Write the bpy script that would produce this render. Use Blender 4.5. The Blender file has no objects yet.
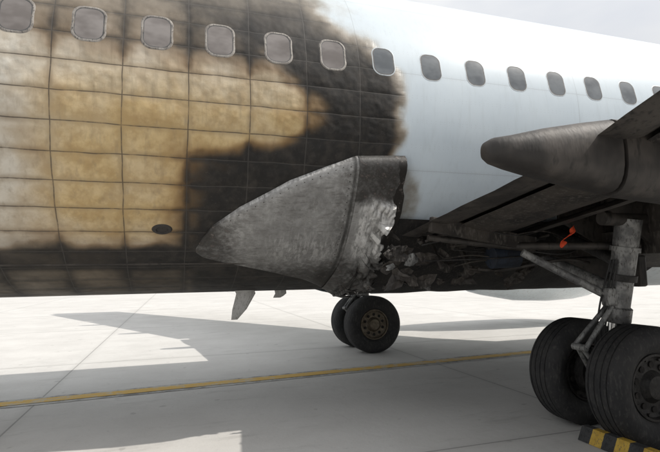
import bpy, bmesh, math, random
from mathutils import Vector, Matrix, noise, Euler
random.seed(7)
D=bpy.data; SC=bpy.context.scene
YC,ZC,RR=5.84,3.06,1.84
def clamp(x,a=0.,b=1.): return max(a,min(b,x))
def sm(x,a=0.,b=1.):
    t=clamp((x-a)/(b-a)); return t*t*(3-2*t)
def interp(x,pts):
    if x<=pts[0][0]: return pts[0][1]
    for (a,va),(b,vb) in zip(pts,pts[1:]):
        if x<=b: return va+(vb-va)*(x-a)/(b-a)
    return pts[-1][1]
def nz(x,y,z=0.,s=1.): return noise.noise(Vector((x*s,y*s,z*s)))
def fbm(x,y,z=0.,s=1.,o=4): return noise.fractal(Vector((x*s,y*s,z*s)),1.0,2.0,o)

# ---------------------------------------------------------------- objects
def add(name,verts,faces,mat=None,parent=None,smooth=False,attrs=None,mats=None,fm=None):
    me=D.meshes.new(name); me.from_pydata([tuple(v) for v in verts],[],faces); me.update()
    ob=D.objects.new(name,me); SC.collection.objects.link(ob)
    if mats:
        for m in mats: me.materials.append(m)
        if fm:
            for p_,i in zip(me.polygons,fm): p_.material_index=i
    elif mat: me.materials.append(mat)
    if smooth: me.polygons.foreach_set("use_smooth",[True]*len(me.polygons))
    if attrs:
        for k,vals in attrs.items():
            a=me.attributes.new(k,'FLOAT_COLOR','POINT')
            flat=[]
            for v in vals: flat.extend(v)
            a.data.foreach_set("color",flat)
    if parent: ob.parent=parent
    return ob
def empty(name):
    e=D.objects.new(name,None); SC.collection.objects.link(e); e.empty_display_size=.3; return e
def recalc(ob):
    bm=bmesh.new(); bm.from_mesh(ob.data); bmesh.ops.recalc_face_normals(bm,faces=bm.faces); bm.to_mesh(ob.data); bm.free()
def grid(nu,nv,f,closed=False):
    vs=[f(i,j) for i in range(nu) for j in range(nv)]
    fs=[]
    for i in range(nu-1):
        for j in range(nv-1 if not closed else nv):
            k=(j+1)%nv
            fs.append((i*nv+j,i*nv+k,(i+1)*nv+k,(i+1)*nv+j))
    return vs,fs
def bevel(ob,w=.01,seg=2):
    m=ob.modifiers.new("b",'BEVEL'); m.width=w; m.segments=seg; m.limit_method='ANGLE'; m.angle_limit=math.radians(35)
def box(name,c,s,mat,parent=None,rot=(0,0,0),bev=.008):
    x,y,z=s[0]/2,s[1]/2,s[2]/2
    vs=[(a,b,d) for a in(-x,x) for b in(-y,y) for d in(-z,z)]
    fs=[(0,1,3,2),(4,6,7,5),(0,4,5,1),(2,3,7,6),(0,2,6,4),(1,5,7,3)]
    M=Matrix.Translation(c)@Euler(rot).to_matrix().to_4x4()
    ob=add(name,[M@Vector(v) for v in vs],fs,mat,parent)
    if bev: bevel(ob,bev)
    return ob
def tube(name,pts,rad,mat,parent=None,n=14,radii=None,caps=True):
    pts=[Vector(p) for p in pts]; vs=[];fs=[]
    L=len(pts)
    for i,p in enumerate(pts):
        t=(pts[min(i+1,L-1)]-pts[max(i-1,0)]).normalized()
        a=Vector((0,0,1)) if abs(t.z)<.9 else Vector((1,0,0))
        u=t.cross(a).normalized(); w=t.cross(u)
        r=radii[i] if radii else rad
        for k in range(n):
            an=2*math.pi*k/n; vs.append(p+u*math.cos(an)*r+w*math.sin(an)*r)
    for i in range(L-1):
        for k in range(n):
            fs.append((i*n+k,i*n+(k+1)%n,(i+1)*n+(k+1)%n,(i+1)*n+k))
    if caps: fs.append(tuple(range(n))[::-1]); fs.append(tuple((L-1)*n+k for k in range(n)))
    ob=add(name,vs,fs,mat,parent,smooth=True)
    m=ob.modifiers.new("e",'EDGE_SPLIT'); m.split_angle=math.radians(50)
    return ob
def curvepts(P,n=10):
    P=[Vector(p) for p in P]; out=[]
    Q=[P[0]]+P+[P[-1]]
    for i in range(1,len(Q)-2):
        p0,p1,p2,p3=Q[i-1:i+3]
        for k in range(n):
            t=k/n
            out.append(.5*((2*p1)+(p2-p0)*t+(2*p0-5*p1+4*p2-p3)*t*t+(3*p1-p0-3*p2+p3)*t**3))
    out.append(P[-1]); return out

# ---------------------------------------------------------------- materials
class NT:
    def __init__(s,name):
        s.m=D.materials.new(name); s.m.use_nodes=True; s.t=s.m.node_tree; s.n=s.t.nodes; s.l=s.t.links
        s.b=s.n["Principled BSDF"]
    def new(s,ty,**k):
        n=s.n.new(ty)
        for a,b in k.items(): setattr(n,a,b)
        return n
    def put(s,inp,v):
        if v is None: return
        if isinstance(v,bpy.types.NodeSocket): s.l.new(v,inp)
        else:
            if inp.type=='RGBA' and len(v)==3: v=(*v,1)
            inp.default_value=v
    def math(s,op,a,b=None,c=None,cl=False):
        n=s.new('ShaderNodeMath',operation=op,use_clamp=cl)
        s.put(n.inputs[0],a); s.put(n.inputs[1],b); s.put(n.inputs[2],c); return n.outputs[0]
    def mul(s,a,b): return s.math('MULTIPLY',a,b)
    def mix(s,f,a,b,bt='MIX'):
        n=s.new('ShaderNodeMix',data_type='RGBA',blend_type=bt); s.put(n.inputs[0],f); s.put(n.inputs[6],a); s.put(n.inputs[7],b); return n.outputs[2]
    def noise(s,vec,scale,detail=4,rough=.55,dist=0.):
        n=s.new('ShaderNodeTexNoise'); s.put(n.inputs['Vector'],vec); n.inputs['Scale'].default_value=scale
        n.inputs['Detail'].default_value=detail; n.inputs['Roughness'].default_value=rough; n.inputs['Distortion'].default_value=dist
        return n.outputs['Fac']
    def ss(s,v,a,b,lo=0.,hi=1.):
        n=s.new('ShaderNodeMapRange',interpolation_type='SMOOTHSTEP'); s.put(n.inputs[0],v)
        n.inputs[1].default_value=a; n.inputs[2].default_value=b; n.inputs[3].default_value=lo; n.inputs[4].default_value=hi; return n.outputs[0]
    def obj(s): return s.new('ShaderNodeTexCoord').outputs['Object']
    def mapv(s,v,sc):
        n=s.new('ShaderNodeMapping'); s.put(n.inputs[0],v); n.inputs['Scale'].default_value=sc; return n.outputs[0]
    def attr(s,nm):
        a=s.new('ShaderNodeAttribute',attribute_name=nm); q=s.new('ShaderNodeSeparateColor'); s.l.new(a.outputs['Color'],q.inputs[0]); return q.outputs
    def bump(s,h,dist,strength=1.,nrm=None):
        n=s.new('ShaderNodeBump'); n.inputs['Strength'].default_value=strength; n.inputs['Distance'].default_value=dist
        s.put(n.inputs['Height'],h)
        if nrm: s.l.new(nrm,n.inputs['Normal'])
        return n.outputs[0]
    def out(s,col,rough=.5,metal=0.,nrm=None,spec=None):
        s.put(s.b.inputs['Base Color'],col); s.put(s.b.inputs['Roughness'],rough); s.put(s.b.inputs['Metallic'],metal)
        if nrm: s.l.new(nrm,s.b.inputs['Normal'])
        if spec is not None: s.b.inputs['Specular IOR Level'].default_value=spec
        return s.m
def grimy(name,c1,c2,scale=4,rough=.6,metal=0.,lo=.38,hi=.62,bumpd=.003,c3=None,spec=None):
    t=NT(name); o=t.obj()
    a=t.noise(o,scale,3,.65); col=t.mix(t.ss(a,lo,hi),c1,c2)
    b=t.noise(t.mapv(o,(1,1,.35)),scale*9,2,.7)
    col=t.mix(t.ss(b,.5,.72),col,c3 or tuple(v*.55 for v in c1))
    return t.out(col,rough,metal,t.bump(b,bumpd) if bumpd>.001 else None,spec)

def fuselage_mat():
    t=NT("burned_fuselage_paint"); o=t.obj()
    M=t.attr("M"); P=t.attr("P"); soot,tan,burn=M[0],M[1],M[2]; x,s=P[0],P[1]
    n1=t.noise(o,2.2,3,.6); n2=t.noise(o,9,4,.62); n3=t.noise(o,45,2,.6)
    nst=t.noise(t.mapv(o,(6,6,.8)),3,3,.65)
    wob=t.mul(t.math('SUBTRACT',n1,.5),.03)
    xx=t.math('ADD',x,wob); s2=t.math('ADD',s,wob)
    cx=t.math('FRACT',t.math('DIVIDE',t.math('ADD',xx,.946+50.8),.508))
    cs=t.math('FRACT',t.math('DIVIDE',t.math('ADD',s2,-.03+23.5),.235))
    ux=t.mul(t.math('MINIMUM',cx,t.math('SUBTRACT',1.,cx)),.508)
    us=t.mul(t.math('MINIMUM',cs,t.math('SUBTRACT',1.,cs)),.235)
    dmin=t.math('MINIMUM',ux,us)
    thin=t.ss(dmin,.001,.007,1,0)
    soft=t.ss(dmin,.0,.05,1,0)
    wide=t.ss(ux,.0,.12,1,0)
    white=t.mix(t.ss(n1,.3,.7),(.62,.695,.745),(.66,.735,.78))
    white=t.mix(t.ss(nst,.48,.75,0,.18),white,(.43,.47,.48))
    lap=t.math('FRACT',t.math('DIVIDE',t.math('ADD',s,-.265+23.5),.94))
    ul=t.mul(t.math('MINIMUM',lap,t.math('SUBTRACT',1.,lap)),.94)
    lx=t.math('FRACT',t.math('DIVIDE',t.math('ADD',x,.946+50.8),2.54))
    ulx=t.mul(t.math('MINIMUM',lx,t.math('SUBTRACT',1.,lx)),2.54)
    seam=t.ss(t.math('MINIMUM',ul,ulx),.001,.005,1,0)
    white=t.mix(t.mul(seam,.42),white,(.3,.32,.33))
    white=t.mix(t.ss(ul,.0,.05,.10,0),white,(.45,.48,.5))
    rv=t.math('FRACT',t.math('DIVIDE',t.math('ADD',x,50.),.05))
    rd=t.math('ADD',t.math('POWER',t.mul(t.math('SUBTRACT',rv,.5),.05),2.),t.math('POWER',t.math('SUBTRACT',us,.012),2.))
    riv=t.ss(rd,.000006,.00002,1,0)
    white=t.mix(t.mul(riv,.28),white,(.35,.37,.38))
    warm=t.mix(t.ss(n2,.35,.65),(.44,.305,.135),(.58,.43,.215))
    warm=t.mix(t.ss(n1,.50,.68,0,.45),warm,(.34,.215,.09))
    pale=t.mix(t.ss(n2,.37,.63),(.50,.45,.37),(.62,.585,.51))
    bc=t.mix(t.math('ADD',tan,t.mul(t.math('SUBTRACT',n1,.5),.9),cl=True),pale,warm)
    bc=t.mix(t.ss(nst,.48,.74,0,.32),bc,(.22,.165,.105))
    ed=t.mul(soft,t.ss(n2,.3,.6))
    bc=t.mix(t.mul(ed,.42),bc,(.19,.13,.065))
    bc=t.mix(t.mul(thin,t.ss(n2,.3,.55,.45,.85)),bc,(.05,.038,.026))
    col=t.mix(burn,white,bc)
    k=t.mul(t.mul(soot,t.math('SUBTRACT',1.,soot)),3.)
    nn=t.math('ADD',t.mul(t.math('SUBTRACT',n2,.5),.55),t.mul(t.math('SUBTRACT',n1,.5),.9))
    nn=t.math('ADD',nn,t.mul(t.math('ADD',t.mul(soft,.24),t.mul(wide,.20)),burn))
    so=t.math('ADD',soot,t.mul(k,nn),cl=True)
    sc=t.mix(t.ss(n2,.4,.7),(.014,.0125,.011),(.034,.029,.024))
    sc=t.mix(t.ss(n3,.6,.8,0,.35),sc,(.08,.073,.065))
    sc=t.mix(t.mul(thin,.5),sc,(.085,.078,.07))
    brown=t.mix(1.,col,(.58,.48,.38),'MULTIPLY')
    col=t.mix(t.ss(so,.0,.5),col,brown)
    col=t.mix(t.ss(so,.12,.95),col,sc)
    q=lambda v:t.math('SUBTRACT',1.,t.math('POWER',t.math('ABSOLUTE',t.math('SUBTRACT',t.mul(v,2.),1.)),3.))
    h=t.mul(t.mul(q(cx),q(cs)),t.math('MULTIPLY_ADD',n1,1.8,-.4))
    h=t.math('ADD',t.mul(h,.012),t.math('ADD',t.mul(n1,.05),t.mul(thin,-.001)))
    h=t.math('MULTIPLY_ADD',n2,.0035,h)
    h=t.math('MULTIPLY_ADD',n3,.0006,h)
    h=t.mul(h,t.math('ADD',burn,.015))
    nr=t.bump(h,1.)
    rg=t.math('MULTIPLY_ADD',burn,.28,t.math('MULTIPLY_ADD',so,.2,.33))
    return t.out(col,rg,0.,nr)

def panel_mat():
    t=NT("scorched_fairing_panel"); o=t.obj(); M=t.attr("M")
    n1=t.noise(o,3.5,4,.62); n2=t.noise(o,18,4,.7); st=t.noise(t.mapv(o,(3.5,1,14)),3,4,.72)
    sv=t.noise(t.mapv(o,(14,4,2.2)),3,4,.7)
    col=t.mix(t.ss(n1,.3,.7),(.26,.255,.245),(.40,.395,.38))
    col=t.mix(t.ss(st,.5,.68,0,.55),col,(.15,.14,.13))
    col=t.mix(t.ss(sv,.58,.7,0,.35),col,(.5,.49,.47))
    g=t.mul(t.ss(M[1],.05,.6),t.ss(t.math('ADD',t.math('MULTIPLY_ADD',sv,.55,t.mul(n2,.45)),t.mul(M[1],.09)),.50,.60))
    col=t.mix(g,col,(.62,.61,.59))
    k=t.mul(t.math('SUBTRACT',n2,.5),t.mul(t.mul(M[0],t.math('SUBTRACT',1.,M[0])),8.))
    so=t.math('ADD',M[0],k,cl=True)
    col=t.mix(so,col,t.mix(t.ss(n2,.55,.7),(.022,.019,.016),(.13,.11,.10)))
    col=t.mix(M[2],col,(.03,.028,.025))
    return t.out(col,.48,.2,t.bump(n2,.003))

def ground_mat():
    t=NT("apron_concrete"); o=t.obj(); sx=t.new('ShaderNodeSeparateXYZ'); t.l.new(o,sx.inputs[0])
    n0=t.noise(o,.22,3,.6); n1=t.noise(o,1.1,4,.65); n2=t.noise(o,14,3,.7); n3=t.noise(o,90,2,.7)
    P=5.35
    def j(v,off):
        a=t.math('DIVIDE',t.math('ADD',v,-off+P*1000),P); f=t.math('FRACT',a)
        return t.mul(t.math('MINIMUM',f,t.math('SUBTRACT',1.,f)),P),t.math('FLOOR',a)
    dx,ix=j(sx.outputs[0],3.85); dy,iy=j(sx.outputs[1],8.9)
    cv=t.new('ShaderNodeCombineXYZ'); t.l.new(ix,cv.inputs[0]); t.l.new(iy,cv.inputs[1])
    wn=t.new('ShaderNodeTexWhiteNoise',noise_dimensions='2D'); t.l.new(cv.outputs[0],wn.inputs['Vector'])
    col=t.mix(t.ss(n1,.3,.7),(.515,.50,.475),(.595,.58,.553))
    col=t.mix(t.mul(wn.outputs[0],.3),col,(.49,.48,.455))
    col=t.mix(t.ss(n0,.45,.7,0,.4),col,(.455,.44,.415))
    col=t.mix(t.ss(n2,.55,.75,0,.35),col,(.41,.395,.37))
    col=t.mix(t.ss(n3,.55,.75,0,.3),col,(.38,.37,.35))
    d=t.math('MINIMUM',dx,dy)
    col=t.mix(t.ss(d,.0,.12,.2,0),col,(.33,.32,.30))
    col=t.mix(t.ss(d,.005,.014,.65,0),col,(.18,.175,.165))
    v=t.noise(t.mapv(o,(.5,2.2,1)),1.6,4,.7); col=t.mix(t.ss(v,.55,.72,0,.4),col,(.32,.31,.29))
    v=t.noise(o,5.5,1,.5); col=t.mix(t.ss(v,.72,.77,0,.4),col,(.24,.23,.22))
    return t.out(col,.85,0.,t.bump(n2,.004))

M_FUS=fuselage_mat(); M_PAN=panel_mat(); M_GR=ground_mat()
M_WHITE=grimy("white_aircraft_paint",(.64,.70,.73),(.69,.74,.77),2,.35,bumpd=.0005,c3=(.55,.58,.60))
M_CHAR=grimy("charred_metal",(.018,.015,.013),(.05,.042,.035),3.5,.75,bumpd=.006,c3=(.09,.08,.07))
M_CHAR2=grimy("sooty_metal",(.032,.028,.025),(.072,.063,.055),2.5,.6,.1,bumpd=.003,c3=(.022,.02,.018))
M_CANOE=grimy("smoked_flap_fairing",(.022,.019,.017),(.07,.06,.052),2.6,.6,.1,bumpd=.003,c3=(.025,.022,.019))
M_TORN=grimy("torn_bright_aluminium",(.30,.295,.285),(.58,.57,.55),9,.45,.3,bumpd=.004,c3=(.10,.09,.08))
M_BLACK=grimy("black_soot_and_hollows",(.008,.007,.007),(.02,.018,.016),4,.9,bumpd=.004,c3=(.04,.035,.03))  # soot black, also used as painted shade for hollows
M_TYRE=grimy("tyre_rubber",(.018,.018,.019),(.030,.029,.029),5,.8,bumpd=.0015,c3=(.05,.048,.045))
M_GREY=grimy("dirty_grey_gear_paint",(.12,.12,.12),(.28,.28,.27),7,.5,.2,c3=(.05,.045,.04))
M_DARKG=grimy("dark_brake_metal",(.020,.019,.018),(.045,.042,.04),9,.6,.4)
M_HUB=grimy("bronze_wheel_hub",(.11,.09,.065),(.18,.15,.11),12,.45,.5)
M_CHROME=grimy("piston_chrome",(.5,.5,.5),(.65,.65,.65),6,.25,1.,bumpd=.0005,c3=(.3,.3,.3))
M_BLUE=grimy("scorched_blue_paint",(.008,.011,.018),(.014,.022,.038),7,.7,bumpd=.002)
M_RED=grimy("red_streamer_cloth",(.75,.06,.02),(.85,.10,.03),9,.8,bumpd=.001,c3=(.6,.05,.02))
M_YEL=grimy("chock_yellow",(.50,.31,.04),(.6,.39,.06),9,.6,bumpd=.001,c3=(.2,.15,.07))
M_RUB=grimy("chock_black_rubber",(.03,.03,.03),(.05,.05,.05),9,.8)
M_DRAIN=grimy("grey_blade_paint",(.42,.41,.39),(.5,.49,.47),9,.45,c3=(.25,.24,.22))
def window_mat(name,a,b):
    t=NT(name); o=t.obj(); n=t.noise(t.mapv(o,(1,1,1.6)),3,3,.6); return t.out(t.mix(t.ss(n,.35,.65),a,b),.2)
M_WSOOT=window_mat("smoked_window_shade",(.15,.132,.122),(.25,.228,.215))
M_WCLR=window_mat("window_glass_shade",(.10,.11,.12),(.18,.195,.205))
M_GASK=grimy("window_gasket",(.07,.07,.07),(.12,.115,.11),8,.6,bumpd=.0005)
M_RIMS=grimy("sooty_window_frame",(.20,.18,.16),(.33,.305,.275),8,.55,.1,c3=(.06,.055,.05))
M_RIMW=grimy("window_frame_paint",(.50,.55,.58),(.58,.63,.66),8,.5,bumpd=.0005,c3=(.40,.43,.45))

AIR=empty("burned_airliner")
# ---------------------------------------------------------------- fuselage
def prof(x):
    if x<-4: 
        t=clamp((-4-x)/13.5); r=RR*(1-.93*t**1.5); return r, (RR-r)*.72
    if x>18.5:
        t=clamp((x-18.5)/4.6); r=RR*math.sqrt(max(0.0004,1-t**2.1)); return r,-(RR-r)*.25
    return RR,0.
def surf(x,a,off=0.):
    r,dz=prof(x); return Vector((x,YC-(r+off)*math.cos(a),ZC+dz+(r+off)*math.sin(a)))
XR=[(1.5,2.12),(2.5,2.08),(2.84,2.06),(3.1,2.03),(3.3,1.94),(3.5,1.80),(3.7,1.62),(4.0,1.3),(4.4,.9),(4.9,.2)]
WR=[(2.4,.05),(2.9,.16),(3.3,.38),(3.7,.62),(4.3,.9)]
XL=[(1.7,.0),(2.0,.10),(2.22,.16),(2.42,.28),(2.55,.7),(2.7,1.15),(2.95,1.15),(3.1,.95),(3.25,.7),(3.4,.45),(3.7,.05),(4.0,-.2),(4.4,-.4)]
def masks(x,z,near):
    if not near: return (0,0,0,1)
    w=fbm(x,z,3.1,1.7)*.14+fbm(x,z,9.,5.)*.03
    X=x+w; Z=z+fbm(x,z,5.,2.3)*.05
    xr=interp(Z,XR); wr=interp(Z,WR); xl=interp(Z,XL)
    body=sm(X,xl-.36,xl+.32)*sm(xr+wr*.5-X,0,wr+.12)
    dens=interp(Z,[(3.1,1.),(3.4,.95),(3.7,.8),(4.0,.62),(4.5,.35)])
    s=body*dens
    belt=sm(Z,3.0,3.4)*sm(1.8-X,0,1.0)*interp(X,[(-2.5,.2),(-1.3,.38),(-.5,.50),(.3,.66),(1.5,.76)])*interp(Z,[(3.5,1.),(4.2,.75)])
    s=max(s,belt)
    low=sm(1.76-Z,0,.12)*(.80+.16*sm(X,-1.4,.2))*sm(2.4-X,0,.2)
    low*=1-.22*sm(1.50-z,0,.04)
    s=max(s,low)
    if x<2: s=max(s,.34*sm(1.92-Z,0,.3), .15*sm(fbm(x,z,1.,1.1),-.05,.5))
    if x>2.1 and z<1.9: s=max(s,sm(1.93-z,0,.1)*sm(x,2.05,2.2)*sm(7-x,0,2))
    s=max(s,.34*sm(2.5-Z,0,.2)*sm(2.36-X,0,.14)*sm(x,1.9,2.))
    burn=sm(xr-.0-X,-.05,.2)*interp(Z,[(1.45,.5),(1.7,.8),(1.8,1.),(3.2,1.),(3.7,.5),(4.2,.25)])*sm(x,-5,-2.5)
    tan=sm(X,-1.35,-.75)*interp(Z,[(1.7,.75),(2.0,1.),(2.8,.95),(3.0,.6),(3.25,.2),(3.6,.1)])
    return (clamp(s),tan,burn,1)
xs=[]; x=-17.4
while x<-3: xs.append(x); x+=.5
x=-3.
while x<-1.7: xs.append(x); x+=.1
while x<2.8: xs.append(x); x+=.022
while x<9: xs.append(x); x+=.1
while x<18.5: xs.append(x); x+=.6
for k in range(13): xs.append(18.5+4.6*math.sin(k/12*math.pi/2))
an=[]
a=-math.pi/2
while a<math.radians(62): an.append(a); a+=.026/RR
while a<math.radians(270)-.02: an.append(a); a+=.11
nv=len(an); verts=[];Ms=[];Ps=[]
for x in xs:
    for a in an:
        v=surf(x,a); verts.append(v); Ms.append(masks(x,v.z,a<math.radians(100))); Ps.append((x,RR*a,0,1))
faces=[]
for i in range(len(xs)-1):
    for j in range(nv):
        k=(j+1)%nv; faces.append((i*nv+j,(i+1)*nv+j,(i+1)*nv+k,i*nv+k))
fus=add("fuselage",verts,faces,M_FUS,AIR,True,{"M":Ms,"P":Ps})

# windows
def rrect(w,h,rx,n=8):
    out=[]
    for cx,cy,a0 in((w/2-rx,h/2-rx,0),(-w/2+rx,h/2-rx,90),(-w/2+rx,-h/2+rx,180),(w/2-rx,-h/2+rx,270)):
        for k in range(n+1):
            a=math.radians(a0+90*k/n); out.append((cx+rx*math.cos(a),cy+rx*math.sin(a)))
    return out
AW=math.asin((3.425-ZC)/RR)
for side in (0,1):
    for k in range(-16,37):
        xc=-1.20+.508*k
        burnt=(side==0 and -4<xc<1.7)
        w,h=(.255,.33) if burnt else (.235,.31)
        ins=[0,.006,.012,.018,.021,.026] if burnt else [0,.003,.006,.009,.013,.020]
        offs=[0,.003,.0035,.003,.0012,.0015] if burnt else [0,.0015,.002,.0018,.001,.0015]
        vs=[];fs=[];fm=[]
        for sc_,off in zip(ins,offs):
            for (u,v) in rrect(w-2*sc_,h-2*sc_,.090-sc_*.8):
                a=AW+v/RR
                if side: a=math.pi-a
                vs.append(surf(xc+u,a,off))
        n=len(vs)//6
        for i in range(5):
            for j in range(n):
                q=(j+1)%n; f=(i*n+j,i*n+q,(i+1)*n+q,(i+1)*n+j)
                fs.append(f if side==0 else f[::-1]); fm.append(0 if i<3 else 2)
        base=5*n; a=AW if not side else math.pi-AW
        vs.append(surf(xc,a,.0025)); c=len(vs)-1
        for j in range(n):
            f=(base+j,base+(j+1)%n,c); fs.append(f if side==0 else f[::-1]); fm.append(1)
        ob=add("window",vs,fs,None,AIR,True,None,[M_RIMS if burnt else M_RIMW,M_WSOOT if burnt else M_WCLR,M_GASK],fm)

a=math.asin((1.83-ZC)/RR)
vs=[];fs=[]
for i,(r,off) in enumerate([(.07,.0),(.062,.012),(.042,.013),(.036,.004)]):
    for k in range(20):
        q=2*math.pi*k/20; vs.append(surf(-.13+r*math.cos(q)*1.25,a+r*math.sin(q)*.8/RR,off))
for i in range(3):
    for k in range(20): fs.append((i*20+k,i*20+(k+1)%20,(i+1)*20+(k+1)%20,(i+1)*20+k))
fs.append(tuple(60+k for k in range(20)))
add("skin_vent",vs,fs,M_CHAR2,AIR)
a=math.asin((1.53-ZC)/RR)
v,f=grid(120,4,lambda i,j:surf(-4+6.0*i/119,a+(j-1.5)*.010/RR,(.001,.006,.006,.001)[j]+.001*nz(i*.3,0)))
add("lower_lap_strip",v,f,M_CHAR2,AIR)

# ---------------------------------------------------------------- aft wing-body fairing
def A(z): return math.asin(clamp((z-ZC)/RR,-1,1))
TOP=[(.16,A(1.66)),(.22,A(1.77)),(.30,A(1.87)),(.53,A(2.03)),(.96,A(2.265)),(1.3,A(2.40)),(1.56,A(2.50)),(2.4,A(2.55))]
BOT=[(.16,A(1.64)),(.24,A(1.59)),(.4,A(1.55)),(.65,A(1.50)),(1.0,A(1.43)),(1.29,A(1.365)),(1.5,A(1.31)),(1.75,A(1.25)),(1.92,-math.pi/2),(2.4,-math.pi/2)]
def e_(q,Dm): return math.sqrt(clamp(1-(1-clamp(q/Dm))**2))
def foff(x,a,at,ab,t):
    d=(at-a)*RR; d2=(a-ab)*RR; dx=max(0,x-.16); q=clamp(dx/1.2)
    H=.095*math.sqrt(q*(2-q)); k=sm(x,1.1,1.92)
    off=(H+(.06*k-H)*sm(t,.5,1.))*(.15+.85*e_(d,.13))*((1-k)*e_(d2,.15)+k)
    return off+.008*(nz(x,a*2,0,2.5))*e_(d,.2)-.004*(1-e_(d,.04))
def fairing(name,side,x0,x1,nx,extra,mat,ragged):
    nt=140 if extra else 90; vs=[];Mv=[]
    for i in range(nx):
        u=i/(nx-1)
        for j in range(nt):
            t=j/(nt-1)
            xe=x1
            if ragged:
                xe=x1+ragged*(fbm(t*7,2.,extra*50,1.)*.9+.10*math.sin(t*5))
                if extra: xe+=.09*noise.cell(Vector((t*30,1.5,2.5)))*sm(t,.1,.3)-.03+.08*abs(nz(t,0,0,38.))*sm(t,.25,.4)
            x=x0+(xe-x0)*u
            at=interp(x,TOP); ab=interp(x,BOT)
            a=at+(ab-at)*t
            d=(at-a)*RR
            off=foff(x,a,at,ab,t)+extra
            if x<.165: off=-.004
            p=surf(x,a if side==0 else math.pi-a,off); z=p.z; seam=0.
            if extra==0:
                soot=.16+.6*sm(.7-x,0,.5)+.55*sm(1.62-z,0,.25)+.3*sm(x,1.3,1.58)+.25*sm(fbm(x,z,2.,2.),0.,.6)+.7*sm(x,1.9,2.0)
                g=.42*sm(x,.6,1.0)*sm(2.0-z,0,.4)*sm(z,1.45,1.6)
                g=max(g,sm(.03-d,0,.02)*.7)
                seam=.8*(1-sm(abs(x-1.545),.008,.022))
            else:
                hi_=sm(z+.12*fbm(x,z,4.,3.),2.04,2.14)
                soot=.80*hi_+.08
                g=(1-hi_)*sm(x,1.60,1.72)*sm(z,1.5,1.7)
                soot+=.65*sm(1.68-z+.1*fbm(x,z,4.,3.),0,.2)
                cr=(1-hi_)*sm(x,1.62,1.85)
                w1=abs(noise.noise(Vector((x*7+z*3,z*4,1.))));w2=abs(noise.noise(Vector((x*15,z*11-x*8,4.))))
                nrm=(surf(x,a,1)-surf(x,a,0))
                p=p+nrm*(cr*(.085*w1+.04*w2)-hi_*.004)
                p=p+nrm*(.16*sm(u,.72,1.)*max(0,noise.cell(Vector((t*30,7.5,2.5)))-.35)*sm(t,.15,.3)*sm(.9-t,0,.2))
                soot+=.3*sm(w2,.25,.05)*cr
            vs.append(p); Mv.append((clamp(soot),clamp(g),seam,1))
    fs=[]
    for i in range(nx-1):
        for j in range(nt-1): fs.append((i*nt+j,i*nt+j+1,(i+1)*nt+j+1,(i+1)*nt+j))
    ob=add(name,vs,fs,mat,AIR,True,{"M":Mv}); recalc(ob)
    if extra>0:
        m=ob.modifiers.new("s",'SOLIDIFY'); m.thickness=.005; m.offset=0
        m=ob.modifiers.new("e",'EDGE_SPLIT'); m.split_angle=math.radians(28)
    return ob
fairing("aft_wing_body_fairing",0,.16,2.06,120,0,M_PAN,.05)
fairing("aft_wing_body_fairing",1,.16,2.3,40,0,M_WHITE,0)
fairing("fairing_torn_panel",0,1.58,2.02,60,.010,M_PAN,.12)
vs=[];fs=[]
def dome(c,n,r,h):
    n=n.normalized(); u=n.orthogonal().normalized(); w=n.cross(u); b=len(vs)
    for k in range(8): q=k*math.pi/4; vs.append(c+u*math.cos(q)*r+w*math.sin(q)*r)
    vs.append(c+n*h)
    for k in range(8): fs.append((b+k,b+(k+1)%8,b+8))
def facep(x,t):
    at=interp(x,TOP); ab=interp(x,BOT); a=at+(ab-at)*t
    return surf(x,a,foff(x,a,at,ab,t)+.001),surf(x,a,1)-surf(x,a,0)
for k in range(24):
    p,n=facep(1.50,.04+.9*k/24); dome(p,n,.006,.002)
x=.45
while x<1.5:
    at=interp(x,TOP);ab=interp(x,BOT); t=.05/((at-ab)*RR); p,n=facep(x,t); dome(p,n,.0055,.002); x+=.07
add("fairing_screws",vs,fs,M_CHAR2,AIR,True)
# peeled strips of skin along the tear
rnd=random.Random(11)
for k in range(15):
    t0=.30+.58*(k+rnd.random()*.8)/15; x0=rnd.uniform(1.90,2.02)
    at=interp(x0,TOP); ab=interp(x0,BOT); a0=at+(ab-at)*t0
    L=rnd.uniform(.08,.20); wd_=rnd.uniform(.02,.055); curl=rnd.uniform(.6,2.2)*rnd.choice([1,1,-.3]); dr=rnd.uniform(-.7,.3)
    vs2=[];fs2=[]
    for i in range(9):
        s_=i/8*L; ang=curl*(i/8)
        fx=math.sin(ang)/max(abs(curl),.01)*L*(1 if curl>0 else -1) if abs(curl)>.01 else s_
        oo=(1-math.cos(ang))/max(abs(curl),.01)*L
        wv=wd_*(1-.75*(i/8)**1.5)*(1+.3*nz(i*.9,k,3.))
        for sg in(-1,1):
            vs2.append(surf(x0+abs(fx),a0+(sg*wv+dr*s_)/RR,.05+oo+.012*nz(i*.7,sg,k*3.1)))
    for i in range(8): fs2.append((2*i,2*i+1,2*i+3,2*i+2))
    ob=add("peeled_skin_strip",vs2,fs2,M_TORN if k%3 else M_CHAR2,AIR,False); m=ob.modifiers.new("s",'SOLIDIFY'); m.thickness=.003

def belly(i,j):
    x=1.98+i*.12; t=j/48; a=-math.radians(36)-t*math.radians(108)
    k=1-sm(x,8.5,9.9); e=math.sin(t*math.pi)
    off=(.055+.02*math.sqrt(max(0,e))+.02*nz(x,a,1,3)*(1-sm(x,5,6)))*k-.01*(1-k)
    return surf(x,a,off)
v,f=grid(68,49,belly)
fm=[0 if (ff[0]//49)<34 else 1 for ff in f]
ob=add("belly_fairing",v,f,None,AIR,True,None,[M_BLACK,M_WHITE],fm); recalc(ob)  # black faces: burnt skin plus the painted dark of the open wheel well

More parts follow.
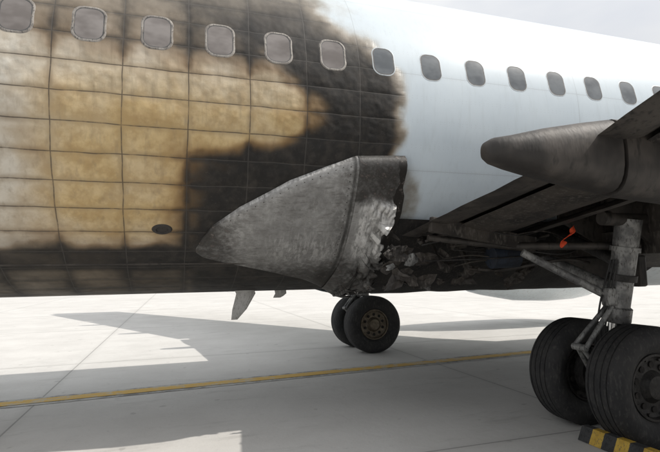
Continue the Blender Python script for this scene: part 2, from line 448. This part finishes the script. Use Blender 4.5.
# ---------------------------------------------------------------- wings
def TEx(b): return 2.16 if b<5 else 2.16-(b-5)*.42
def LEx(b): return 8.3-(b-1.6)*.95 if b<3 else 6.97-(b-3)*.545
def ZT(b):  return (1.86+.14*(b-1.89) if b<5 else 2.295+.105*(b-5))+.11*sm(b,3.6,4.5)
def W(side,b,x,z): return Vector((x,YC-b if side==0 else YC+b,z))
def spar(b): return TEx(b)+ (LEx(b)-TEx(b))*.34
for side in (0,1):
    mw=M_CHAR if side==0 else M_WHITE
    bs=[1.4,1.9,2.4,3,3.6,3.9,4.2,4.5,5,6,7,8,9,10,11,12,13,14,14.4]
    N=28
    def sect(b):
        xs_,xl_=spar(b),LEx(b); c=LEx(b)-TEx(b); th=c*.115; pts=[]
        zm=ZT(b)+.05
        for k in range(N+1):
            t=k/N; xx=xs_+(xl_-xs_)*(1-(1-t)**1.6 if t<1 else 1)
            q=(xx-TEx(b))/c; y=th*2.2*math.sqrt(max(0,1-q))*(q**.8)*.78
            pts.append((xx,zm-y*.72-0.08*(1-q)))
        up=[]
        for k in range(N,-1,-1):
            t=k/N; xx=xs_+(xl_-xs_)*(1-(1-t)**1.6 if t<1 else 1)
            q=(xx-TEx(b))/c; y=th*2.2*math.sqrt(max(0,1-q))*(q**.8)*.78
            up.append((xx,zm+y*.55+.06*(1-q)+.001))
        return pts+up
    vs=[];fs=[]
    for b in bs:
        s_=sect(b); n=len(s_); vs+= [W(side,b,xx,zz) for xx,zz in s_]
    for i in range(len(bs)-1):
        for j in range(n):
            k=(j+1)%n; fs.append((i*n+j,i*n+k,(i+1)*n+k,(i+1)*n+j))
    fs.append(tuple((len(bs)-1)*n+j for j in range(n)))
    ob=add("wing_box",vs,fs,mw,AIR,True); recalc(ob)
    m=ob.modifiers.new("e",'EDGE_SPLIT'); m.split_angle=math.radians(40)
    def ut(i,j):
        b=bs[i]; s_=sect(b); xx0,z0=s_[-1]; t=j/6; x=xx0+(TEx(b)+.30-xx0)*t
        return W(side,b,x,z0-.005+(ZT(b)+.07-z0)*t)
    v,f=grid(len(bs),7,ut); ob=add("spoiler_panels",v,f,M_CHAR2 if side==0 else M_WHITE,AIR,True); recalc(ob)
    m=ob.modifiers.new("s",'SOLIDIFY'); m.thickness=.03
    def flapbody(name,b0,b1,xa,xb,za,zb,thk,mat):
        nb=16; ns=14; vs=[];fs=[]
        for i in range(nb+1):
            b=b0+(b1-b0)*i/nb
            for k in range(ns):
                q=2*math.pi*k/ns; cx=.5-.5*math.cos(q)
                yy=math.sin(q)*thk*.5*math.sqrt(max(0,cx))*(1.6-.6*cx)
                x=TEx(b)+xa+(xb-xa)*cx; z=ZT(b)+za+(zb-za)*cx+yy
                vs.append(W(side,b,x,z+.008*nz(b,x,0,4)))
        for i in range(nb):
            for k in range(ns):
                fs.append((i*ns+k,i*ns+(k+1)%ns,(i+1)*ns+(k+1)%ns,(i+1)*ns+k))
        fs.append(tuple(range(ns))); fs.append(tuple(nb*ns+k for k in range(ns)))
        ob=add(name,vs,fs,mat,AIR,True); recalc(ob); m=ob.modifiers.new("e",'EDGE_SPLIT'); m.split_angle=math.radians(50)
    mf=M_CHAR2 if side==0 else M_WHITE
    for (b0,b1) in ((1.45,4.9),(5.05,10.4)):
        flapbody("flap_aft",b0,b1,0,.36,-.01,.02,.07,mf)
        flapbody("flap_main",b0,b1,.33,1.02,-.03,-.02,.15,M_CHAR if side==0 else M_WHITE)
        flapbody("flap_fore",b0,b1,1.06,1.30,-.10,-.02,.07,mf)
    flapbody("aileron",10.5,14.0,0,.9,0,.0,.12,mf)
    for b in ([2.2,2.7,3.2,3.7,4.2] if side==0 else [2.5,3.5]):
        x0=TEx(b)+1.25; x1=spar(b)+.05
        vs=[W(side,b+dy,x,z) for dy in(0,.03) for x,z in((x0,ZT(b)-.02),(x1,ZT(b)-.36),(x1,ZT(b)+.14),(x0,ZT(b)+.1))]
        add("wing_rib",vs,[(0,1,2,3),(7,6,5,4),(0,4,5,1),(1,5,6,2),(2,6,7,3),(3,7,4,0)],M_CHAR2 if side==0 else M_GREY,AIR)
    for b in (3.74,6.6,9.2):
        mm=M_CANOE if side==0 else M_WHITE
        xt=TEx(b)-.64; z0=1.86+.14*(b-1.89) if b<5 else ZT(b)
        def loft(name,secs):
            vs=[];fs=[];n=24
            for (x,zt,zb,w) in secs:
                for k in range(n):
                    q=2*math.pi*k/n; c_,s_=math.cos(q),math.sin(q)
                    yy=math.copysign(abs(c_)**.75,c_)*w/2
                    zz=(zt+zb)/2+math.copysign(abs(s_)**.8,s_)*(zt-zb)/2
                    vs.append(W(side,b+yy,x,zz))
            for i in range(len(secs)-1):
                for k in range(n): fs.append((i*n+k,i*n+(k+1)%n,(i+1)*n+(k+1)%n,(i+1)*n+k))
            fs.append(tuple(range(n))); fs.append(tuple((len(secs)-1)*n+k for k in range(n)))
            ob=add(name,vs,fs,mm,AIR,True); recalc(ob); m=ob.modifiers.new("e",'EDGE_SPLIT'); m.split_angle=math.radians(45)
        loft("flap_track_fairing_aft",[(xt,z0-.05,z0-.09,.04),(xt+.015,z0-.02,z0-.115,.10),(xt+.05,z0-.0,z0-.135,.14),(xt+.15,z0+.02,z0-.16,.18),(xt+.35,z0+.07,z0-.20,.23),(xt+.6,z0+.12,z0-.24,.26),(xt+.80,z0+.155,z0-.27,.28)])
        loft("flap_track_fairing_forward",[(xt+.825,z0+.16,z0-.28,.285),(xt+1.1,z0+.17,z0-.30,.30),(xt+1.5,z0+.1,z0-.33,.30),(xt+2.1,z0-.05,z0-.36,.26),(xt+2.6,z0-.15,z0-.36,.16),(xt+3.0,z0-.24,z0-.30,.03)])
# engines
for side in (0,1):
    b=4.83; yc=YC-b if side==0 else YC+b
    ring=[(10.6,.78),(10.72,.86),(10.6,.93),(10.2,.99),(9.4,1.02),(8.4,.97),(7.5,.80),(7.15,.70),(7.15,.66),(7.4,.62)]
    n=40; vs=[];fs=[]
    for x,r in ring:
        for k in range(n):
            q=2*math.pi*k/n; s_=math.sin(q); vs.append((x,yc+r*math.cos(q),1.50+r*(s_ if s_>0 else s_*.90)))
    for i in range(len(ring)-1):
        for k in range(n): fs.append((i*n+k,i*n+(k+1)%n,(i+1)*n+(k+1)%n,(i+1)*n+k))
    ob=add("engine_nacelle",vs,fs,M_WHITE,AIR,True); recalc(ob)
    tube("engine_core",[(10.2,yc,1.5),(9.8,yc,1.5),(7.4,yc,1.5),(6.6,yc,1.5),(6.2,yc,1.5)],.5,M_DARKG,AIR,24,[.76,.78,.55,.36,.08])
    vs=[(6.6,yc-.12,1.9),(9.9,yc-.12,2.4),(9.9,yc-.12,2.5),(5.6,yc-.12,2.55),(6.6,yc+.12,1.9),(9.9,yc+.12,2.4),(9.9,yc+.12,2.5),(5.6,yc+.12,2.55)]
    ob=add("engine_pylon",vs,[(0,1,2,3),(7,6,5,4),(0,4,5,1),(1,5,6,2),(2,6,7,3),(3,7,4,0)],M_WHITE,AIR); bevel(ob,.04)
def slab(name,root,tip,mat,thk):
    vs=[];fs=[];n=16
    vert=abs(root[3]-tip[3])>2
    for (a,c,y,z),tk in ((root,thk),(tip,thk*.45)):
        for k in range(n):
            q=2*math.pi*k/n; cx=.5-.5*math.cos(q); d=math.sin(q)*tk*.5*math.sqrt(1-cx*.98)*(cx**.5+.05)*1.6
            vs.append((a+(c-a)*cx, y+(d if vert else 0), z+(0 if vert else d)))
    for k in range(n): fs.append((k,(k+1)%n,n+(k+1)%n,n+k))
    fs.append(tuple(n+k for k in range(n)))
    ob=add(name,vs,fs,mat,AIR,True); recalc(ob)
slab("tail_fin",(-16.3,-9.2,YC,4.3),(-18.2,-16.3,YC,11.),M_WHITE,.6)
slab("tailplane",(-16.2,-12.9,YC-.3,4.2),(-18.2,-16.9,YC-6.3,4.9),M_WHITE,.4)
slab("tailplane",(-16.2,-12.9,YC+.3,4.2),(-18.2,-16.9,YC+6.3,4.9),M_WHITE,.4)

# ---------------------------------------------------------------- landing gear
def lathe(name,prof_,c,mat,n=64,sgn=1,parent=None,split=38):
    vs=[];fs=[]
    for (y,r) in prof_:
        for k in range(n):
            q=2*math.pi*k/n; vs.append((c[0]+r*math.cos(q),c[1]+sgn*y,c[2]+r*math.sin(q)))
    for i in range(len(prof_)-1):
        for k in range(n): fs.append((i*n+k,i*n+(k+1)%n,(i+1)*n+(k+1)%n,(i+1)*n+k))
    ob=add(name,vs,fs,mat,parent,True); recalc(ob); m=ob.modifiers.new("e",'EDGE_SPLIT'); m.split_angle=math.radians(split); return ob
def wheel(cx,cy,outward,hubmat,R=.50,wd=.36):
    zc=R-.010
    c=(cx,cy,zc); h=wd/2
    pr=[(-h*.62,.265),(-h*.86,.30),(-h*.99,.36),(-h,.40),(-h*.95,R-.065),(-h*.84,R-.033),(-h*.70,R-.013)]
    g=[]
    for gy in(-.5,-.17,.17,.5):
        y=gy*h; g+=[(y-.007,R-.002),(y-.006,R-.010),(y+.006,R-.010),(y+.007,R-.002)]
    pr=pr+[(-h*.60,R-.003)]+g+[(h*.60,R-.003)]+[(-y,r) for y,r in pr[::-1]]
    lathe("tyre",pr,c,M_TYRE,96,1,AIR)
    for sg in (1,-1):
        hp=[(h*.62,.268),(h*.70,.262),(h*.70,.245),(h*.5,.235),(h*.42,.20),(h*.45,.13),(h*.62,.105),(h*.72,.09),(h*.74,.06),(h*.74,.0)]
        lathe("wheel_rim",hp,c,hubmat,48,sg,AIR)
        for k in range(10):
            q=2*math.pi*(k+.5)/10; r=.175
            y=cy+sg*(h*.44+.004)
            p=Vector((cx+r*math.cos(q),y,zc+r*math.sin(q)))
            tube("rim_hole_shade_disc",[p,p+Vector((0,sg*.006,0))],.026,M_BLACK,AIR,10)  # raised black disc, shade of a rim hole put into the colour
            r=.222; p=Vector((cx+r*math.cos(q+.3),cy+sg*(h*.46),zc+r*math.sin(q+.3)))
            tube("rim_bolt",[p,p+Vector((0,sg*.02,0))],.012,hubmat,AIR,6)
for side in (0,1):
    GX=3.66 if side==0 else 3.36
    sgn=-1 if side==0 else 1
    yi=YC+sgn*(2.10 if side==0 else 2.29); yo=yi+sgn*(.66 if side==0 else .74); ym=(yi+yo)/2
    hm=M_DARKG if side==0 else M_HUB
    R=.485 if side==0 else .505
    wheel(GX,yi,-sgn,hm,R,.35 if side==0 else .37); wheel(GX,yo,sgn,hm,R,.35 if side==0 else .37)
    tube("axle",[(GX,yi,.49),(GX,yo,.49)],.075,M_DARKG,AIR,20)
    for yy in(yi+sgn*.19,yo-sgn*.19):
        tube("brake_stack",[(GX,yy-.05,.49),(GX,yy+.05,.49)],.20,M_DARKG,AIR,28)
        for k in range(8):
            q=2*math.pi*k/8; tube("brake_piston",[(GX+.15*math.cos(q),yy-.08,.49+.15*math.sin(q)),(GX+.15*math.cos(q),yy+.08,.49+.15*math.sin(q))],.03,M_DARKG,AIR,10)
    yt=ym+sgn*.26
    top=Vector((GX+.06,yt,1.85)); bot=Vector((GX,ym,.46))
    L=lambda t:bot.lerp(top,t)
    tube("strut_piston",[L(0),L(.42)],.062,M_CHROME,AIR,20)
    tube("strut_cylinder",[L(.36),L(.37),L(.45),L(.46),L(1.)],.1,M_GREY,AIR,24,[.10,.115,.115,.095,.105])
    tube("strut_collar",[L(.62),L(.66)],.12,M_DARKG,AIR,24)
    tube("strut_collar",[L(.80),L(.83)],.12,M_GREY,AIR,24)
    box("axle_lug",(GX,ym,.5),(.2,.14,.2),M_GREY,AIR,bev=.03)
    box("strut_lug",L(.52)+Vector((-.1,0,0)),(.12,.1,.16),M_GREY,AIR,bev=.02)
    for a_,b_ in ((Vector((GX-.10,ym,.46)),Vector((GX-.36,ym+sgn*.06,.76))),(Vector((GX-.36,ym+sgn*.06,.76)),L(.46)+Vector((-.1,0,0)))):
        for dy in(-.05,.05):
            tube("torsion_link",[a_+Vector((0,dy*1.3,0)),b_+Vector((0,dy*.5,0))],.022,M_GREY,AIR,10)
    tube("link_pin",[(GX-.36,ym+sgn*.06-.07,.76),(GX-.36,ym+sgn*.06+.07,.76)],.03,M_GREY,AIR,12)
    tube("side_brace",[L(.55),Vector((GX-.02,yi-sgn*.35,1.55))],.05,M_GREY,AIR,14)
    tube("drag_brace",[L(.50)+Vector((-.05,0,0)),Vector((2.93,ym-sgn*.15,1.58))],.034,M_GREY,AIR,14)
    tube("walking_beam",[Vector((2.9,ym-sgn*.6,1.66)),Vector((3.9,ym+sgn*.2,1.62))],.035,M_CHAR2 if side==0 else M_GREY,AIR,14)
    tube("retract_actuator",[L(.72),L(.72)+Vector((.05,-sgn*.8,.35))],.05,M_DARKG,AIR,14)
    for k in range(3):
        dy=.03*k-.03
        tube("hydraulic_hose",curvepts([L(.75)+Vector((-.11,dy,0)),L(.5)+Vector((-.13-.02*k,dy,0)),L(.3)+Vector((-.16,dy*1.5,0)),L(.1)+Vector((-.10,dy*3,0)),Vector((GX-.05,ym+dy*5,.55))],8),.008,M_RUB,AIR,8)
    tube("trunnion",[top+Vector((-.3,0,0)),top+Vector((.45,0,0))],.06,M_CHAR2 if side==0 else M_GREY,AIR,16)
    box("gear_door",(GX+.62,ym+sgn*.42,1.28),(.58,.03,.60),M_CANOE if side==0 else M_WHITE,AIR,rot=(math.radians(14*sgn),0,0),bev=.012)
for dy in(-.2,.2): 
    c=(15.8,YC+dy,.34)
    lathe("tyre",[(-.06,.18),(-.09,.22),(-.1,.27),(-.08,.32),(-.03,.34),(.03,.34),(.08,.32),(.1,.27),(.09,.22),(.06,.18),(.02,.0)],c,M_TYRE,40,1,AIR)
tube("nose_strut",[(15.8,YC,.34),(15.95,YC,1.5)],.07,M_GREY,AIR)

def blade(name,x,y,zt,h,c0,c1,sweep):
    vs=[]
    for z,c,xo,tk in((zt+.12,c0*1.1,sweep*-.35,.035),(zt,c0,0,.035),(zt-h*.6,c0*.62+c1*.38,-sweep*.55,.026),(zt-h,c1,-sweep,.018)):
        for k in range(12):
            q=2*math.pi*k/12; vs.append((x+xo-c/2+c/2*(1+math.cos(q)),y+tk*.5*math.sin(q),z))
    fs=[]
    for i in range(3):
        for k in range(12): fs.append((i*12+k,i*12+(k+1)%12,(i+1)*12+(k+1)%12,(i+1)*12+k))
    fs.append(tuple(36+k for k in range(12)))
    ob=add(name,vs,fs,M_DRAIN,AIR,True); recalc(ob)
blade("drain_mast",.76,5.6,1.2,.29,.22,.07,.13)
blade("belly_antenna",1.22,5.85,1.18,.05,.14,.09,.05)

# ---------------------------------------------------------------- torn wreckage at wing root
TX=D.textures.new("cr",'CLOUDS'); TX.noise_scale=.08
def shard(x,y,z,s,mat,seed):
    rnd=random.Random(seed); n=9; c=Vector((x,y,z))
    u=Vector((1,rnd.uniform(-.3,.3),rnd.uniform(-.5,.5))).normalized(); w=u.cross(Vector((rnd.uniform(-.4,.2),-1,rnd.uniform(-.3,.3)))).normalized(); nn=u.cross(w)
    vs=[c+nn*rnd.uniform(-.03,.03)]
    for k in range(n):
        q=2*math.pi*k/n; r=s*rnd.uniform(.45,1.15)
        vs.append(c+u*math.cos(q)*r*1.3+w*math.sin(q)*r*.7+nn*rnd.uniform(-.25,.25)*s)
    fs=[(0,1+k,1+(k+1)%n) for k in range(n)]
    ob=add("torn_skin",vs,fs,mat,AIR); m=ob.modifiers.new("u",'SUBSURF'); m.subdivision_type='SIMPLE'; m.levels=m.render_levels=2
    m=ob.modifiers.new("d",'DISPLACE'); m.texture=TX; m.strength=.05; m.texture_coords='GLOBAL'
    m=ob.modifiers.new("s",'SOLIDIFY'); m.thickness=.004
rnd=random.Random(3)
for k in range(46):
    x=1.98+1.7*rnd.random()**1.4; z=rnd.uniform(1.26,1.76); y=4.20+ (x-2.0)*.05+ .38*(1.7-z)+rnd.uniform(-.06,.08)
    shard(x,y,z,rnd.uniform(.04,.13),rnd.choice([M_CHAR,M_CHAR2,M_CHAR,M_CANOE,M_GREY if k%4==0 else M_CHAR2]),k)
for k in range(12):
    x=rnd.uniform(2.2,3.0); z=rnd.uniform(1.42,1.8)
    tube("burned_pipe",curvepts([(x,4.15+rnd.uniform(-.1,.1),z),(x+.3,4.05,z+rnd.uniform(-.12,.12)),(x+.7,3.9+rnd.uniform(-.2,.2),z+rnd.uniform(-.1,.15)),(x+1.2,3.9,z+.05)],6),rnd.choice([.007,.010,.016]),rnd.choice([M_DARKG,M_CHAR2,M_CHAR,M_CHAR2]),AIR,8)
tube("hydraulic_reservoir",[(2.90,4.0,1.55),(2.92,4.0,1.55),(3.20,3.98,1.56),(3.22,3.98,1.56)],.12,M_BLUE,AIR,24,[.08,.11,.11,.08])
tube("flap_jackscrew",[(2.25,4.02,1.74),(3.3,3.85,1.62)],.03,M_CHAR2,AIR,12)
box("flap_track",(2.75,3.85,1.76),(1.15,.06,.14),M_CHAR,AIR,rot=(0,math.radians(9),0))
box("rear_beam",(3.95,3.4,1.66),(.10,1.6,.22),M_CHAR,AIR)
box("wheel_well_frame",(4.2,3.9,1.4),(.12,.9,.3),M_CHAR2,AIR,bev=.02)
for k in range(6):
    box("wheel_well_stiffener",(2.5+.33*k,4.33+.02*k,1.62),(.035,.04,.42),M_CHAR2,AIR,rot=(math.radians(-38),0,0),bev=.004)

st=empty("warning_streamer")
P=curvepts([(3.40,3.45,1.80),(3.39,3.44,1.745),(3.33,3.44,1.72),(3.28,3.45,1.67),(3.30,3.45,1.63)],8)
vs=[];fs=[]
for i,p in enumerate(P):
    w=.030+.008*math.sin(i*.5)
    vs+= [p+Vector((w*.7,.012*math.sin(i*.6),w*.6)),p-Vector((w*.7,-.01,w*.6))]
for i in range(len(P)-1): fs.append((2*i,2*i+1,2*i+3,2*i+2))
ob=add("cloth_strip",vs,fs,M_RED,st,True); m=ob.modifiers.new("s",'SOLIDIFY'); m.thickness=.003

# ---------------------------------------------------------------- chocks
def chock(x,y0,y1,ca,cb,hh=.115):
    e=empty("wheel_chock")
    n=8; L=(y1-y0)/n
    for k in range(n):
        ya=y0+k*L; yb=ya+L
        pr=[(-.085,.004),(.085,.004),(.03,hh),(-.03,hh)]
        vs=[(x+a,yy,b) for yy in(ya,yb) for a,b in pr]
        fs=[(0,1,2,3),(7,6,5,4),(0,4,5,1),(1,5,6,2),(2,6,7,3),(3,7,4,0)]
        ob=add("segment_%d"%k,vs,fs,ca if k%2==0 else cb,e); recalc(ob)
    tube("rope",curvepts([(x,y0,.08),(x-.12,y0-.05,.02),(x-.25,y0+.1,.012),(x-.2,y0+.3,.012)],6),.008,M_RUB,e,8)
chock(3.31,2.45,3.36,M_YEL,M_RUB)
chock(4.0,2.7,3.9,M_YEL,M_RUB)

# ---------------------------------------------------------------- ground, line
S=3000
v,f=grid(2,2,lambda i,j:(-S+2*S*i,-S+2*S*j,0)); add("concrete_apron",v,f,M_GR)
def line_mat(nm,c1,c2,lo,hi):
    t=NT(nm); o=t.obj(); n=t.noise(o,7,4,.7); n2=t.noise(o,.9,3); n3=t.noise(o,60,3,.7)
    col=t.mix(t.ss(t.math('ADD',n,t.mul(n2,.6)),lo,hi),c1,c2); col=t.mix(t.ss(n3,.5,.75,0,.5),col,c2)
    return t.out(col,.8)
ML=line_mat("worn_yellow_paint",(.60,.38,.08),(.48,.42,.30),.78,.96)
MB=line_mat("black_line_border",(.18,.175,.165),(.46,.45,.42),.60,.90)
LP=Vector((-1.87,6.43,0)); LD=Vector((7.59,.58,0)).normalized(); LN=Vector((-LD.y,LD.x,0))
def strip(name,o0,o1,z,mat,par):
    vs=[LP+LD*s_+LN*o_+Vector((0,0,z)) for s_ in(-300,300) for o_ in(o0,o1)]
    add(name,vs,[(0,2,3,1)],mat,par)
tl=empty("taxiway_centre_line")
strip("black_border",-.19,.19,.004,MB,tl); strip("yellow_stripe",-.10,.10,.008,ML,tl)

# ---------------------------------------------------------------- light
sd=Vector((.87,-.21,1.)).normalized(); el=math.asin(sd.z); az=math.atan2(sd.x,sd.y)
sun=D.lights.new("sun",'SUN'); sun.energy=3.5; sun.angle=math.radians(.6); sun.color=(1.,.95,.88)
so=D.objects.new("sun",sun); SC.collection.objects.link(so); so.rotation_euler=sd.to_track_quat('Z','Y').to_euler()
wd=D.worlds.new("World"); SC.world=wd; wd.use_nodes=True; nt=wd.node_tree; nn=nt.nodes; bg=nn["Background"]
sky=nn.new('ShaderNodeTexSky'); sky.sky_type='NISHITA'; sky.sun_disc=False; sky.sun_elevation=el; sky.sun_rotation=az; sky.dust_density=3.
tc=nn.new('ShaderNodeTexCoord'); mp=nn.new('ShaderNodeMapping'); mp.inputs['Scale'].default_value=(1,1,3.); nt.links.new(tc.outputs['Generated'],mp.inputs[0])
no=nn.new('ShaderNodeTexNoise'); no.inputs['Scale'].default_value=2.6; no.inputs['Detail'].default_value=4; nt.links.new(mp.outputs[0],no.inputs['Vector'])
mr=nn.new('ShaderNodeMapRange'); mr.interpolation_type='SMOOTHSTEP'; mr.inputs[1].default_value=.35; mr.inputs[2].default_value=.7; mr.inputs[3].default_value=.72; mr.inputs[4].default_value=.97; nt.links.new(no.outputs['Fac'],mr.inputs[0])
sz=nn.new('ShaderNodeSeparateXYZ'); nt.links.new(tc.outputs['Generated'],sz.inputs[0])
mz=nn.new('ShaderNodeMapRange'); mz.inputs[1].default_value=0; mz.inputs[2].default_value=1; mz.inputs[3].default_value=4.2; mz.inputs[4].default_value=12.; nt.links.new(sz.outputs[2],mz.inputs[0])
vm=nn.new('ShaderNodeVectorMath'); vm.operation='SCALE'; vm.inputs[0].default_value=(.99,1.0,1.012); nt.links.new(mz.outputs[0],vm.inputs['Scale'])
mx=nn.new('ShaderNodeMix'); mx.data_type='RGBA'; nt.links.new(mr.outputs[0],mx.inputs[0]); nt.links.new(sky.outputs[0],mx.inputs[6]); nt.links.new(vm.outputs[0],mx.inputs[7])
nt.links.new(mx.outputs[2],bg.inputs[0]); bg.inputs[1].default_value=.12

# ---------------------------------------------------------------- camera
th=math.radians(17.7);p=math.radians(5.5);r=math.radians(.86)
fw=Vector((math.sin(th),math.cos(th),0));rt=Vector((math.cos(th),-math.sin(th),0));up=Vector((0,0,1))
F=fw*math.cos(p)+up*math.sin(p);U=up*math.cos(p)-fw*math.sin(p)
R2=rt*math.cos(r)-U*math.sin(r);U2=U*math.cos(r)+rt*math.sin(r)
cam=D.cameras.new("camera"); co=D.objects.new("camera",cam); SC.collection.objects.link(co)
m=Matrix((R2,U2,-F)).transposed().to_4x4(); m.translation=Vector((0,0,1.43)); co.matrix_world=m
cam.sensor_width=36; cam.lens=480/660*36; cam.clip_start=.05; cam.clip_end=8000; SC.camera=co
SC.view_settings.view_transform='Standard'; SC.view_settings.look='None'; SC.view_settings.exposure=0
